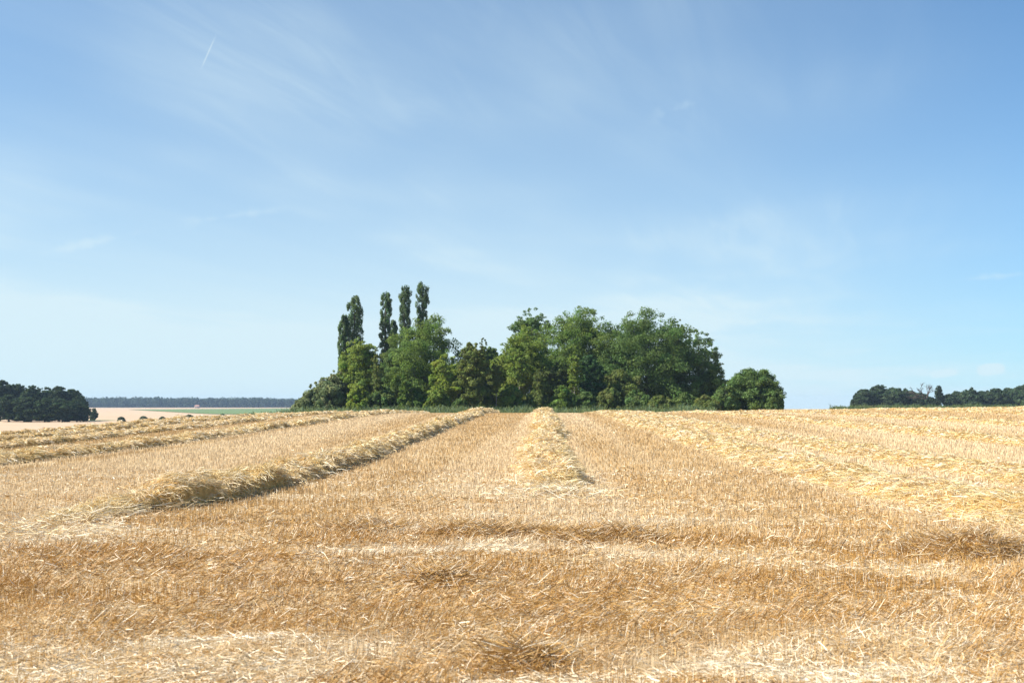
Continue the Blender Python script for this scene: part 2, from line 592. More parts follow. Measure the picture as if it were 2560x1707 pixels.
def litter():
    parts = []
    for y0, y1, dens in ((3.8, 5, 3200), (5, 6, 3000), (6, 7, 2700), (7, 8, 2300), (8, 9.5, 1900), (9.5, 11, 1400), (11, 13, 1000), (13, 16, 600), (16, 22, 260)):
        n = int(dens * (0.56 * (y0 + y1) + 4.4) * (y1 - y0))   # the mat of broken stalks and chaff between the stems
        x, y, _ = sample_band(y0, y1, n)
        bare = patch(x, y, BARE)
        lod = patch(x, y, LODGED)
        keep = rng.random(n) < 0.35 + 0.65 * np.clip(fbm(x * 1.7, y * 2.2, 55, 3) * 1.6 - 0.3 + bare, 0, 1)
        x, y, bare, lod = x[keep], y[keep], bare[keep], lod[keep]
        n = len(x)
        a = rng.normal(size=n) * 0.9 + 5.0 * (fbm(x * 0.5, y * 0.8, 51, 2) - 0.5) + np.where(rng.random(n) < 0.4, math.pi, 0)
        tl = np.abs(rng.normal(size=n)) * (0.30 - 0.14 * bare)
        d = np.stack([np.cos(a) * np.cos(tl), np.sin(a) * np.cos(tl), np.sin(tl)], 1)
        fade = np.clip((y - 11) / 6, 0, 1)
        pale = np.clip(0.12 - (fbm(x * 0.6, y * 1.3, 61, 4) - 0.5) * 3.0 + (fbm(x * 1.5, y * 2.4, 161, 4) - 0.5) * 1.8 + 1.1 * bare - 0.7 * lod + 0.25 * fade, 0, 1)
        r = rng.random(n)
        c = np.where((r < 0.10 + 0.55 * pale ** 2)[:, None], STRAW_WHITE,
                     np.where((r < 0.25 + 0.75 * pale)[:, None], STRAW_PALE, np.where((rng.random(n) < 0.45)[:, None], STRAW_GOLD, STRAW_BROWN)))
        c = c * (0.7 + 0.45 * rng.random((n, 1)))
        heap = np.clip(fbm(x * 1.6, y * 2.6, 87, 3) - 0.3, 0, 1)
        p0 = np.stack([x, y, Z(x, y) + 0.005 + (0.03 + 0.16 * lod * heap) * rng.random(n)], 1)
        ln = 0.02 + 0.085 * rng.random(n) ** 1.5
        parts.append(ribbons(p0, d, ln, np.maximum(0.0042, 0.00062 * y) * (0.6 + 0.8 * rng.random(n)), c, rng.normal(size=(n, 3)) * np.array([0.12, 0.12, 0.04])))
    for y0, y1, dens in ((3.8, 6, 45), (6, 8, 40), (8, 10, 34), (10, 13, 28), (13, 18, 24), (18, 28, 22), (28, 50, 7)):
        n = int(dens * (0.56 * (y0 + y1) + 4.4) * (y1 - y0) * 1.6)
        x, y, _ = sample_band(y0, y1, n)
        bare = patch(x, y, BARE)
        lod = patch(x, y, LODGED)
        k = rng.random(n) < 0.16 + 0.3 * bare + 0.25 * lod + 0.4 * np.clip((fbm(x * 0.5, y * 1.5, 71, 3) - 0.55) * 8, 0, 1)
        x, y, bare, lod = x[k], y[k], bare[k], lod[k]
        n = len(x)
        a = rng.normal(size=n) * 0.75 + np.where(rng.random(n) < 0.5, 0, math.pi)
        tilt = np.abs(rng.normal(size=n)) * 0.18
        d = np.stack([np.cos(a) * np.cos(tilt), np.sin(a) * np.cos(tilt), np.sin(tilt)], 1)
        ln = 0.03 + 0.10 * rng.random(n) ** 2
        wd = np.maximum(0.0042, 0.0006 * y) * (0.7 + 0.7 * rng.random(n))
        p0 = np.stack([x, y, Z(x, y) + 0.012 + 0.05 * rng.random(n) * (0.3 + lod)], 1)
        c = np.where((rng.random(n) < 0.35 + 0.5 * bare)[:, None], STRAW_WHITE, STRAW_PALE * 0.95)
        c = c * (0.75 + 0.4 * rng.random(n))[:, None]
        sag = rng.normal(size=(n, 3)) * np.array([0.1, 0.1, 0.03])
        parts.append(ribbons(p0, d, ln, wd, c, sag))
    v, f, c = join(parts)
    o = mesh_obj("loose_straw", v, f, M_STRAW, col=c)
    tag(o, "pale loose straw and chaff littered flat between the stubble stems", "straw", kind="stuff")


stubble()
litter()


# ------------------------------------------------------------------ windrows
def windrow(path, y0, y1, hw, H, label, density=1.0, spread=0.0, flat=1.0, rough=1.0):
    py, pu = zip(*path)
    u = pu[0]

    def centre(y):
        return np.interp(y, py, pu) + 0.35 * (fbm(y * 0.12, y * 0 + u, 5, 2) - 0.5) * 2

    def size(y):
        taper = np.clip((y - y0) / 1.8, 0.0, 1) ** 0.7
        lump = 1 + rough * (fbm(y * 0.75, y * 0 + u * 3.1, 19, 3) - 0.5)
        return hw * (0.9 + 0.2 * fbm(y * 0.3, y * 0 + u, 29, 2)) * (0.55 + 0.45 * taper), H * lump * taper

    def surf(y, t):
        w, h = size(y)
        prof = np.clip(1 - np.abs(t) ** np.where(t > 0, 7.0, 2.4), 0, 1) ** np.where(t > 0, 0.55, 0.8)
        x = centre(y) + t * w
        return np.stack([x, y, Z(x, y) + h * prof * (1 + 1.2 * rough * (fbm(x * 2.4, y * 2.4, 37, 4) - 0.5))], -1)

    root = empty("windrow", (u, y0, float(Z(u, y0))), label, "windrow", "windrows of straw lying along the field")
    off = np.array([u, y0, float(Z(u, y0))])
    yy = [y0]
    while yy[-1] < y1:
        yy.append(yy[-1] + max(0.12, 0.006 * yy[-1]))
    yy = np.array(yy)
    tt = np.linspace(-1, 1, 17)
    Yg, Tg = np.meshgrid(yy, tt, indexing='ij')
    P = surf(Yg, Tg)
    P[..., 2] -= 0.02
    nx = len(tt)
    i = (np.arange(len(yy) - 1)[:, None] * nx + np.arange(nx - 1)[None]).reshape(-1, 1)
    f = i + np.array([0, 1, nx + 1, nx])
    v = P.reshape(-1, 3) - off
    col = np.tile(STRAW_GOLD * 0.85, (len(v), 1))
    mesh_obj("mound", v, f, M_MOUND, root, col, smooth=True)
    # the straw itself
    parts = []
    ye = [y0 - 0.3]
    while ye[-1] < y1:
        ye.append(min(y1, ye[-1] * 1.18 + 0.2))
    for a, b in zip(ye[:-1], ye[1:]):
        ym = (a + b) / 2
        wid = max(0.0042, 0.00046 * ym)
        n = int((b - a) * 2.2 * hw * 1500 * density * (0.0055 / wid) ** 0.95 * max(1, 10 / ym))
        if n < 4:
            continue
        y = a + (b - a) * rng.random(n)
        t = rng.random(n) * 2 - 1
        t = np.where(rng.random(n) < 0.06 + spread, t * (1.1 + 0.5 * rng.random(n)), t)
        p = surf(np.maximum(y, y0), np.clip(t, -1, 1))
        w, h = size(y)
        p[:, 0] = centre(y) + t * w
        p[:, 1] = y
        out = np.abs(t) > 1
        p[:, 2] = np.where(out | (y < y0), Z(p[:, 0], y) + 0.03 + 0.1 * rng.random(n), p[:, 2] + 0.015 * rng.normal(size=n))
        comb = (fbm(p[:, 0] * 2.2, y * 2.2, 91, 2) - 0.5) * 9.0 + rng.normal(size=n) * 0.75
        up = np.clip(0.1 + 1.4 * (fbm(p[:, 0] * 3.1, y * 3.1, 191, 2) - 0.4) + 0.38 * rng.normal(size=n), -0.35, 1.2) * np.where(out, 0.25, flat)
        d = norm(np.stack([np.cos(comb), np.sin(comb), up], 1) + np.stack([t * 0.35, 0 * t, 0 * t], 1))
        ln = (0.06 + 0.17 * rng.random(n)) * min(1.25, max(1, ym / 45))
        sag = np.stack([rng.normal(size=n) * 0.18, rng.normal(size=n) * 0.18, -0.12 - 0.3 * rng.random(n)], 1)
        c = np.where((rng.random(n) < 0.24)[:, None], STRAW_WHITE, np.where((rng.random(n) < 0.55)[:, None], ROW_PALE, ROW_GOLD))
        olive = (fbm(p[:, 0] * 1.3, y * 1.3, 47, 2) > 0.56)[:, None]
        c = np.where(olive, c * np.array([0.95, 0.94, 0.84]), c)
        c = c * (0.72 + 0.45 * rng.random(n))[:, None]
        parts.append(ribbons(p - off, d, ln, wid * (0.7 + 0.7 * rng.random(n)), c, sag))
    n = int(2600 * hw * density * min(1, 16 / y0))                    # the loose end, thinning out over the stubble
    y = y0 + 2.2 - 4.2 * rng.random(n) ** 1.6
    x = centre(y) + rng.normal(size=n) * hw * (0.6 + 0.35 * np.clip(y0 - y, 0, 2))
    a = rng.random(n) * 6.283
    tl = np.abs(rng.normal(size=n)) * 0.25
    d = np.stack([np.cos(a) * np.cos(tl), np.sin(a) * np.cos(tl), np.sin(tl)], 1)
    c = np.where((rng.random(n) < 0.5)[:, None], STRAW_WHITE, ROW_PALE) * (0.75 + 0.35 * rng.random((n, 1)))
    p = np.stack([x, y, Z(x, y) + 0.05 + 0.07 * rng.random(n)], 1) - off
    parts.append(ribbons(p, d, 0.06 + 0.2 * rng.random(n), max(0.0045, 0.0005 * y0) * (0.7 + 0.7 * rng.random(n)), c, rng.normal(size=(n, 3)) * 0.1))
    v, f, c = join(parts)
    o = mesh_obj("straw", v, f, M_STRAW, root, c)
    o["kind"] = "stuff"


windrow([(13, -5.9), (15, -5.15), (17.5, -4.85), (80, -4.9)], 12.6, 102, 0.50, 0.30, "tall shaggy straw windrow starting front left with a dark shaded flank facing the middle", 1.5)
windrow([(0, 0.1), (90, 0.05)], 16.9, 102, 0.55, 0.30, "straw windrow running straight up the middle of the field to the trees", 1.5, 0.04)
windrow([(11, 6.2), (30, 5.6), (80, 4.9)], 11.3, 104, 0.8, 0.20, "wide pale straw windrow sweeping from the right edge to just right of the middle one", 1.3, 0.03, 0.4, 0.7)
windrow([(14, 9.6), (30, 8.8), (80, 6.6)], 14.2, 104, 0.8, 0.18, "broad straw windrow lying close behind the wide pale one at right", 1.3, 0.02, 0.4, 0.7)
windrow([(24, 16.4), (85, 12.0)], 24, 108, 0.6, 0.17, "third straw windrow to the right of the middle one", 1.3, 0, 0.5, 0.7)
windrow([(38, 23.5), (88, 17.2)], 38, 112, 0.6, 0.17, "fourth straw windrow to the right of the middle one", 1.2, 0, 0.5, 0.7)
windrow([(52, 31.0), (95, 24.5)], 50, 118, 0.6, 0.17, "fifth straw windrow to the right of the middle one, ending past the large ragged bush", 1.1, 0, 0.5, 0.7)
windrow([(64, 38.0), (105, 33.0)], 62, 126, 0.6, 0.17, "thin far straw windrow second nearest to the maize strip", 1.0, 0, 0.5, 0.7)
windrow([(76, 46.0), (115, 43.0)], 74, 130, 0.6, 0.17, "thin far straw windrow closest to the maize strip", 1.0, 0, 0.5, 0.7)
windrow([(22, -13.4), (80, -12.0)], 21, 102, 0.55, 0.20, "low straw windrow next beyond the tall shaggy one on the left", 1.2, 0.05, 0.7)
windrow([(28, -17.6), (80, -16.8)], 28, 102, 0.5, 0.19, "straw windrow third from the middle on the left half of the field", 1.1, 0.05, 0.7)
windrow([(34, -21.6), (80, -21.2)], 35, 100, 0.5, 0.19, "straw windrow fourth from the middle on the left half of the field", 1.0, 0, 0.7)
windrow([(40, -26.0), (80, -26.0)], 42, 98, 0.45, 0.26, "dark edged straw windrow just in front of the farthest left one", 1.0, 0, 0.8)
windrow([(50, -30.6), (80, -31.0)], 50, 92, 0.45, 0.26, "farthest left straw windrow where the field drops toward the dark wood", 1.0, 0, 0.8)


def straw_heap(xd, yd, hx, depth, H, pale, label, seed):
    rg = np.random.default_rng(seed)
    cx, cy = on_field(xd, yd)
    sx = hx * 0.4354 / 995 * cy
    base = np.array([cx, cy, float(Z(cx, cy))])
    root = empty("straw_heap", base, label, "straw heap", "brown clumps of flattened stalks")

    def top(x, y):
        q = ((x - cx) / sx) ** 2 + ((y - cy) / depth) ** 2
        return Z(x, y) + H * np.clip(1 - q, 0, 1) ** 0.6 * (0.3 + 1.4 * fbm(x * 3.2, y * 3.2, seed, 3))
    a = np.linspace(-1.05, 1.05, 33)
    U, V = np.meshgrid(a, a)
    X, Y = cx + U * sx, cy + V * depth
    v = np.stack([X, Y, top(X, Y) - 0.015], -1).reshape(-1, 3) - base
    i = (np.arange(32)[:, None] * 33 + np.arange(32)[None]).reshape(-1, 1)
    mesh_obj("mound", v, i + np.array([0, 1, 34, 33]), M_MOUND, root, np.tile(STRAW_GOLD * 0.75, (len(v), 1)), smooth=True)
    n = int(24000 * sx * depth) + 300
    th, rr = rg.random(n) * 6.283, np.sqrt(rg.random(n)) * 1.12
    x, y = cx + np.cos(th) * rr * sx, cy + np.sin(th) * rr * depth
    az = rg.normal(size=n) * 0.55 + 3.5 * (fbm(x * 1.2, y * 1.5, seed + 5, 2) - 0.5) + np.where(rg.random(n) < 0.5, 0, math.pi)
    tl = np.clip(0.16 + 0.28 * rg.normal(size=n), -0.3, 1.0)
    d = np.stack([np.cos(az) * np.cos(tl), np.sin(az) * np.cos(tl), np.sin(tl)], 1)
    r = rg.random(n)[:, None]
    c = np.where(r < pale * 0.5, STRAW_WHITE, np.where(r < pale, STRAW_PALE, np.where(r < pale + 0.6 * (1 - pale), STRAW_GOLD, STRAW_BROWN))) * (0.7 + 0.4 * rg.random((n, 1)))
    p = np.stack([x, y, top(x, y)], 1) - base
    v, f, c = ribbons(p, d, 0.05 + 0.15 * rg.random(n), 0.0046 * (0.7 + 0.7 * rg.random(n)), c, rg.normal(size=(n, 3)) * np.array([0.12, 0.12, 0.05]), rg)
    o = mesh_obj("straw", v, f, M_STRAW, root, c)
    o["kind"] = "stuff"


straw_heap(2215, 1262, 140, 0.55, 0.17, 0.35, "loose brown clump of combed over stalks near the right edge of the photo", 501)
straw_heap(1395, 1236, 160, 0.40, 0.12, 0.22, "low dark ridge of flattened brown stalks in the stubble right of the middle windrow's end", 502)
straw_heap(1120, 1226, 140, 0.35, 0.09, 0.25, "low brown ridge of flattened stalks straight below the end of the middle windrow", 503)
straw_heap(850, 1222, 110, 0.35, 0.09, 0.35, "paler flattened clump of stalks left of the two brown ridges", 504)
straw_heap(1010, 1330, 70, 0.25, 0.08, 0.3, "small dark edged clump of stalks in the middle of the foreground", 505)
straw_heap(1190, 1508, 80, 0.18, 0.08, 0.22, "small brown clump of bent stalks at the bottom centre of the photo", 506)


# ------------------------------------------------------------------ trees
def leaves(pts, nrm, size, col, rg):
    n = len(pts)
    a = norm(np.cross(nrm, norm(rg.normal(size=(n, 3)))))
    b = np.cross(nrm, a)
    s = size * (0.6 + 0.8 * rg.random(n))
    A = a * (s * 0.75)[:, None]
    B = b * (s * 0.45)[:, None]
    fold = nrm * (s * 0.12)[:, None]
    v = np.stack([pts - A, pts - B + fold, pts + A, pts + B + fold], 1).reshape(-1, 3)
    return v, np.arange(n * 4).reshape(-1, 4), np.repeat(col, 4, 0)


def clumps(cs, rs, per, size, col, rg, squash=0.75, jitter=0.22, up=0.35):
    """Sprays of leaves round every clump centre: dense rim, thinner inside."""
    parts = []
    for c, r in zip(cs, rs):
        n = max(12, int(per * (r / np.mean(rs)) ** 2))
        dirs = norm(rg.normal(size=(n, 3)))
        rad = r * (0.25 + 0.75 * rg.random(n) ** 0.45) * (0.75 + 0.5 * vnoise(dirs[:, 0] * 2.2 + c[0], dirs[:, 2] * 2.2 + c[2], 3))
        q = dirs * rad[:, None]
        q[:, 2] *= squash
        nr = norm(dirs * 0.8 + rg.normal(size=(n, 3)) * 0.55 + np.array([0, 0, up]))
        cc = col * (1 + jitter * rg.normal() * 0.6) * np.array([1 + 0.08 * rg.normal(), 1, 1 + 0.08 * rg.normal()])
        cl = np.clip(cc * (1 + jitter * rg.normal(size=(n, 1))), 0.008, 0.5)
        parts.append(leaves(c + q, nr, size, cl, rg))
    return join(parts)


def tree_meshes(kind, h, r, col, seed, low=0.12, leaf=0.19, dens=1.0, bark=(0.10, 0.085, 0.07), airy=0.0, girth=1.0):
    """Returns (trunk mesh data, crown mesh data) about the origin at the foot of the tree."""
    rg = np.random.default_rng(seed)
    col = np.array(col)
    wood, cs, rs = [], [], []
    tr = (0.018 * h + 0.05) * girth
    if kind == 'poplar':
        wood.append(tube([(0.1 * math.sin(k), 0, h * 0.97 * k / 6) for k in range(7)], [tr * (1 - k / 6.6) for k in range(7)], 7, bark))
        n = int(270 * dens)
        for k in range(n):
            f = 0.14 + 0.86 * (k + rg.random()) / n
            prof = min(1.0, (1.03 - f) / 0.10) ** 0.6 * min(1.0, 0.78 + 0.4 * f) * (0.94 + 0.08 * math.sin(f * 17 + seed))
            a = rg.random() * 6.283
            q = r * prof * (0.25 + 0.62 * rg.random() ** 0.5) * (0.8 + 0.35 * rg.random())
            cs.append((q * math.cos(a), q * math.sin(a), f * h))
            rs.append(r * (0.15 + 0.13 * rg.random()) * (0.7 + 0.3 * prof))
            if k % 11 == 0:
                wood.append(tube([(0, 0, f * h * 0.9 - 0.6), (q * .6 * math.cos(a), q * .6 * math.sin(a), f * h - 0.4), (q * math.cos(a), q * math.sin(a), f * h + 0.4)], [0.06, 0.04, 0.015], 5, bark))
        crown = clumps(np.array(cs), np.array(rs), 75, leaf * 0.9, col, rg, squash=2.0, up=0.5)
    elif kind == 'shrub':
        for k in range(7):
            a = rg.random() * 6.283
            wood.append(tube([(0.1 * math.cos(a), 0.1 * math.sin(a), -0.1), (0.3 * r * math.cos(a), 0.3 * r * math.sin(a), h * 0.4), (0.6 * r * math.cos(a), 0.6 * r * math.sin(a), h * 0.75)], [0.07, 0.05, 0.02], 5, bark))
        n = int(90 * dens)
        for k in range(n):
            d = norm(rg.normal(size=(1, 3)))[0]
            d[2] = abs(d[2])
            q = 0.35 + 0.6 * rg.random() ** 0.4
            cs.append((d[0] * r * q, d[1] * r * q, h * (0.08 + 0.84 * d[2] * q)))
            rs.append(min(r, h) * (0.14 + 0.14 * rg.random()))
        for k in range(40):                                           # stray shoots
            a = rg.random() * 6.283
            e = rg.random() ** 0.5
            cs.append((0.95 * r * math.cos(a) * e, 0.95 * r * math.sin(a) * e, h * (0.92 + 0.06 * rg.random()) * math.sqrt(1 - 0.95 * e * e)))
            rs.append(min(r, h) * 0.07)
        crown = clumps(np.array(cs), np.array(rs), 170, leaf, col, rg, squash=0.95)
    else:
        top = h * 0.62
        bend = r * 0.15 * rg.normal()
        wood.append(tube([(0, 0, -0.2), (0.1 * bend, 0, top * 0.35), (0.5 * bend, 0, top * 0.7), (bend, 0, top), (bend * 1.2, 0, h * 0.86)], [tr * 1.25, tr, tr * 0.75, tr * 0.5, tr * 0.12], 8, bark))
        nl = 9
        zc, hz = h * (0.5 + low / 2), h * (1 - low) / 2
        nb = int((34 if kind == 'broad' else 30) * dens ** 0.7)
        boughs, tries = [], 0
        while len(boughs) < nb and tries < 4000:
            tries += 1
            d = norm(rg.normal(size=(1, 3)))[0]
            q = 0.42 + 0.42 * rg.random() ** 0.6
            zz = d[2] * q
            fl = math.hypot(d[0], d[1]) + 1e-6
            wide = 1.0
            if kind == 'cone':
                wide = 0.62 - 0.42 * zz
            elif zz < 0 and low < 0.1:                                # growth hangs to the ground
                wide = min(1.0 / fl, 1.5)
            elif kind == 'tall':
                wide = 0.95 - 0.18 * zz
            p = np.array((bend * 0.5 + d[0] * r * q * wide, d[1] * r * q * wide, zc + hz * zz))
            if all(np.linalg.norm((p - b) / (1, 1, 0.8)) > 0.30 * r * (1 - tries / 5000) for b in boughs):
                boughs.append(p)
        for p in boughs:
            br = r * (0.30 + 0.12 * rg.random()) * (1.12 if kind == 'tall' else 1.0)
            out = norm((p - np.array((bend * 0.5, 0, zc - hz * 0.3)))[None])[0]
            for k in range(7 if airy else 9):
                e = norm(rg.normal(size=(1, 3)))[0] * br * (0.35 + 0.65 * rg.random())
                e[2] = e[2] * 0.55 - 0.18 * abs(e[0] * e[0] + e[1] * e[1]) / br
                cs.append(tuple(p + e + out * br * 0.25))
                rs.append(br * (0.30 + 0.26 * rg.random()) * (1 - 0.25 * airy))
        n = len(cs)
        for k in range(int(nb * 1.6)):                                 # small outer sprays break the outline
            d = norm(rg.normal(size=(1, 3)))[0]
            d[2] = abs(d[2]) if rg.random() < 0.8 else d[2]
            wide = (0.62 - 0.42 * d[2]) if kind == 'cone' else 0.95
            cs.append((bend * 0.5 + d[0] * r * wide * 1.0, d[1] * r * wide * 1.0, zc + hz * d[2] * 0.99))
            rs.append(r * (0.06 + 0.06 * rg.random()))
        order = rg.permutation(n)[:nl]
        for k in order:
            c = np.array(cs[k])
            z0 = max(h * 0.15, min(top, c[2] - abs(c[0]) * 0.8 - 0.8))
            s = np.array((bend * z0 / top * 0.7, 0, z0))
            m = s * 0.5 + c * 0.5 + np.array((0, 0, -0.06 * h * rg.random()))
            wood.append(tube([s, m, c], [tr * 0.42, tr * 0.28, tr * 0.08], 5, bark))
        crown = clumps(np.array(cs), np.array(rs), (60 if airy else 100), leaf, col, rg, squash=0.72)
        m = int(5000 * dens * (1 - airy))                             # leaves on the inner twigs
        if m > 10:
            d = norm(rg.normal(size=(m, 3))) * (0.80 * rg.random((m, 1)) ** 0.45)
            wide = (0.62 - 0.42 * d[:, 2]) if kind == 'cone' else np.full(m, 0.85)
            q = np.stack([bend * 0.5 + d[:, 0] * r * wide, d[:, 1] * r * wide, zc + hz * d[:, 2] * 0.92], 1)
            crown = join([crown, leaves(q, norm(rg.normal(size=(m, 3))), leaf, np.tile(col, (m, 1)) * (0.8 + 0.4 * rg.random((m, 1))), rg)])
    return join(wood), crown


def make_tree(name, x, y, z, kind, h, r, col, label, seed, group=None, cat="tree", rot=0.0, **kw):
    root = empty(name, (x, y, z), label, cat, group)
    root.rotation_euler = (0, 0, rot)
    w, c = tree_meshes(kind, h, r, col, seed, **kw)
    mesh_obj("stems" if kind == 'shrub' else "trunk", w[0], w[1], M_BARK, root, w[2], smooth=True)
    mesh_obj("foliage" if kind == 'shrub' else "crown", c[0], c[1], M_LEAF, root, c[2])
    return root


def copse_item(name, xd, top, hw, y, kind, col, label, seed, cat="tree", **kw):
    x = XD(xd, y)
    z = float(Z(x, y))
    h = EYE + (406 - top * 0.4354) / 995 * y - z
    r = hw * 0.4354 / 995 * y * (1.1 if kind in ('broad', 'tall') else 1.0)
    return make_tree(name, x, y, z, kind, h, r, col, label, seed, "trees and bushes of the copse beyond the field", cat, **kw)


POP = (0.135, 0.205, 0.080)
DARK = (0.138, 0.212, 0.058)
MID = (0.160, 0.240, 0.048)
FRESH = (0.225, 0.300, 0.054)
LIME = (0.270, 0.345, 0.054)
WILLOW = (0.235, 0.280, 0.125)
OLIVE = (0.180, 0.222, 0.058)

# poplars behind, then the broad crowns, then the small growth along the edge
copse_item("poplar", 812, 680, 20, 190, 'poplar', POP, "leftmost tall dark poplar of the copse, rising above the pale green tree", 1)
copse_item("poplar", 786, 724, 15, 188, 'poplar', POP, "shorter dark poplar hugging the left side of the leftmost tall one", 2)
copse_item("poplar", 884, 672, 16, 192, 'poplar', POP, "slim dark poplar second among the tall ones from the left", 3)
copse_item("poplar", 928, 657, 17, 196, 'poplar', POP, "tall dark poplar between the slim one and the tallest one", 4)
copse_item("poplar", 969, 648, 17, 198, 'poplar', POP, "tallest dark poplar, rightmost of the row above the round ash", 5)
copse_item("poplar", 902, 735, 10, 191, 'poplar', POP, "thin low poplar leaning out between two tall poplars", 6)

copse_item("ash_tree", 982, 728, 78, 172, 'broad', MID, "big round mid green ash tree under the tallest poplar", 10, dens=1.35, low=0.05)
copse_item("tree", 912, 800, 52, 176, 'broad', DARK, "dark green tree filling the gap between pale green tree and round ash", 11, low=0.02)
copse_item("tree", 822, 772, 44, 165, 'tall', FRESH, "pale yellow green tree in front of the leftmost poplars", 12, low=0.03, dens=1.1)
copse_item("tree", 1022, 812, 36, 160, 'tall', LIME, "small bright lime green tree in front of the round ash", 13, low=0.03)
copse_item("tree", 1085, 784, 36, 151, 'tall', OLIVE, "slender olive green tree with a pale bare trunk beside the lime green tree", 14, low=0.12, bark=(0.30, 0.27, 0.22), girth=0.45)
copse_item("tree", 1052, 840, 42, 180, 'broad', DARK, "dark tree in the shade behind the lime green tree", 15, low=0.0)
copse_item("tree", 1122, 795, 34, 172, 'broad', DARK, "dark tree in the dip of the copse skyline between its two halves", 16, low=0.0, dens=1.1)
copse_item("tree", 1108, 775, 12, 170, 'tall', OLIVE, "wispy thin crowned sapling poking up in the dip of the copse", 17, low=0.3, dens=0.5, airy=0.6)
copse_item("willow_tree", 1205, 748, 60, 164, 'tall', FRESH, "pale green willow with thin grey stems left of the big right crowns", 18, low=0.03, dens=1.45, bark=(0.26, 0.24, 0.2))
copse_item("oak_tree", 1222, 706, 46, 186, 'broad', DARK, "dark loose crowned oak rising behind the pale green willow", 19, low=0.35, airy=0.5)
copse_item("tree", 1338, 706, 80, 174, 'broad', MID, "big mid green round crowned tree at the centre of the right half", 20, dens=1.5, low=0.10)
copse_item("oak_tree", 1482, 710, 92, 170, 'broad', (0.128, 0.205, 0.052), "largest dark oak with a broad crown in the right half of the copse", 21, dens=1.8, low=0.03)
copse_item("tree", 1556, 728, 24, 178, 'tall', OLIVE, "narrow pointed tree top at the right shoulder of the largest oak", 22, low=0.1)
copse_item("tree", 1598, 754, 48, 172, 'broad', DARK, "dark ragged tree at the right end of the tall crowns", 23, low=0.02, dens=1.35, airy=0.25)
copse_item("tree", 1425, 745, 40, 182, 'broad', DARK, "dark crown seen in the notch between the two biggest right trees", 24, low=0.1)
copse_item("tree", 1352, 815, 32, 160, 'tall', (0.075, 0.150, 0.050), "small fresh green tree in front of the centre right crowns", 25, low=0.05)
copse_item("tree", 1275, 830, 36, 163, 'tall', OLIVE, "olive green tree just right of the pale willow", 26, low=0.03, bark=(0.25, 0.22, 0.18))
copse_item("tree", 1420, 850, 44, 163, 'broad', OLIVE, "low olive tree in front of the largest oak on its left", 27, low=0.0)
copse_item("tree", 1160, 830, 34, 168, 'broad', OLIVE, "low olive tree standing left of the pale willow", 28, low=0.0)
copse_item("bush", 1718, 848, 56, 158, 'tall', DARK, "large dark bush with a ragged top at the right end of the copse", 30, cat="bush", low=0.0, dens=1.6)

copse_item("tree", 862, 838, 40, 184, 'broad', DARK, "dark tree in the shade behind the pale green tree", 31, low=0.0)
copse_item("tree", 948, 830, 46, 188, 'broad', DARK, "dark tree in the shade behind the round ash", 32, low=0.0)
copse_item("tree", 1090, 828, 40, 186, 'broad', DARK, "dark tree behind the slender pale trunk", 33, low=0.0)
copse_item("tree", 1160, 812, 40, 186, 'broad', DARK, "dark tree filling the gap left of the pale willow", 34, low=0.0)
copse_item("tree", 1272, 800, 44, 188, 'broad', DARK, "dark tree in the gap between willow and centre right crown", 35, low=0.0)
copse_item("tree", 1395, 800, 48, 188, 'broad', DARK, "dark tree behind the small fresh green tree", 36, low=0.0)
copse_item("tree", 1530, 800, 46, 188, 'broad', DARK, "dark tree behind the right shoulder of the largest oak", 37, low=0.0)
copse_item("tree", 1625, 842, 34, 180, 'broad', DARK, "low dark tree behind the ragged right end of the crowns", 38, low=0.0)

for k, (xd, top, hw, c, lab) in enumerate((
        (862, 800, 14, OLIVE, "thin pale stemmed sapling at the right side of the pale green tree"),
        (1140, 822, 13, OLIVE, "thin sapling in front of the dip of the copse"),
        (1196, 800, 15, FRESH, "thin grey stemmed sapling in front of the pale willow"),
        (1238, 838, 14, OLIVE, "thin leaning sapling at the right side of the pale willow"),
        (1318, 806, 17, FRESH, "thin pale stemmed sapling below the centre right crown"),
        (932, 858, 15, MID, "thin sapling in front of the round ash"))):
    copse_item("sapling", xd, top, hw, (157, 152, 158, 153, 157, 155)[k], 'tall', c, lab, 90 + k, low=(0.2, 0.3, 0.35, 0.15, 0.3, 0.12)[k], dens=0.4, airy=0.6, bark=(0.27, 0.245, 0.2), girth=0.38)

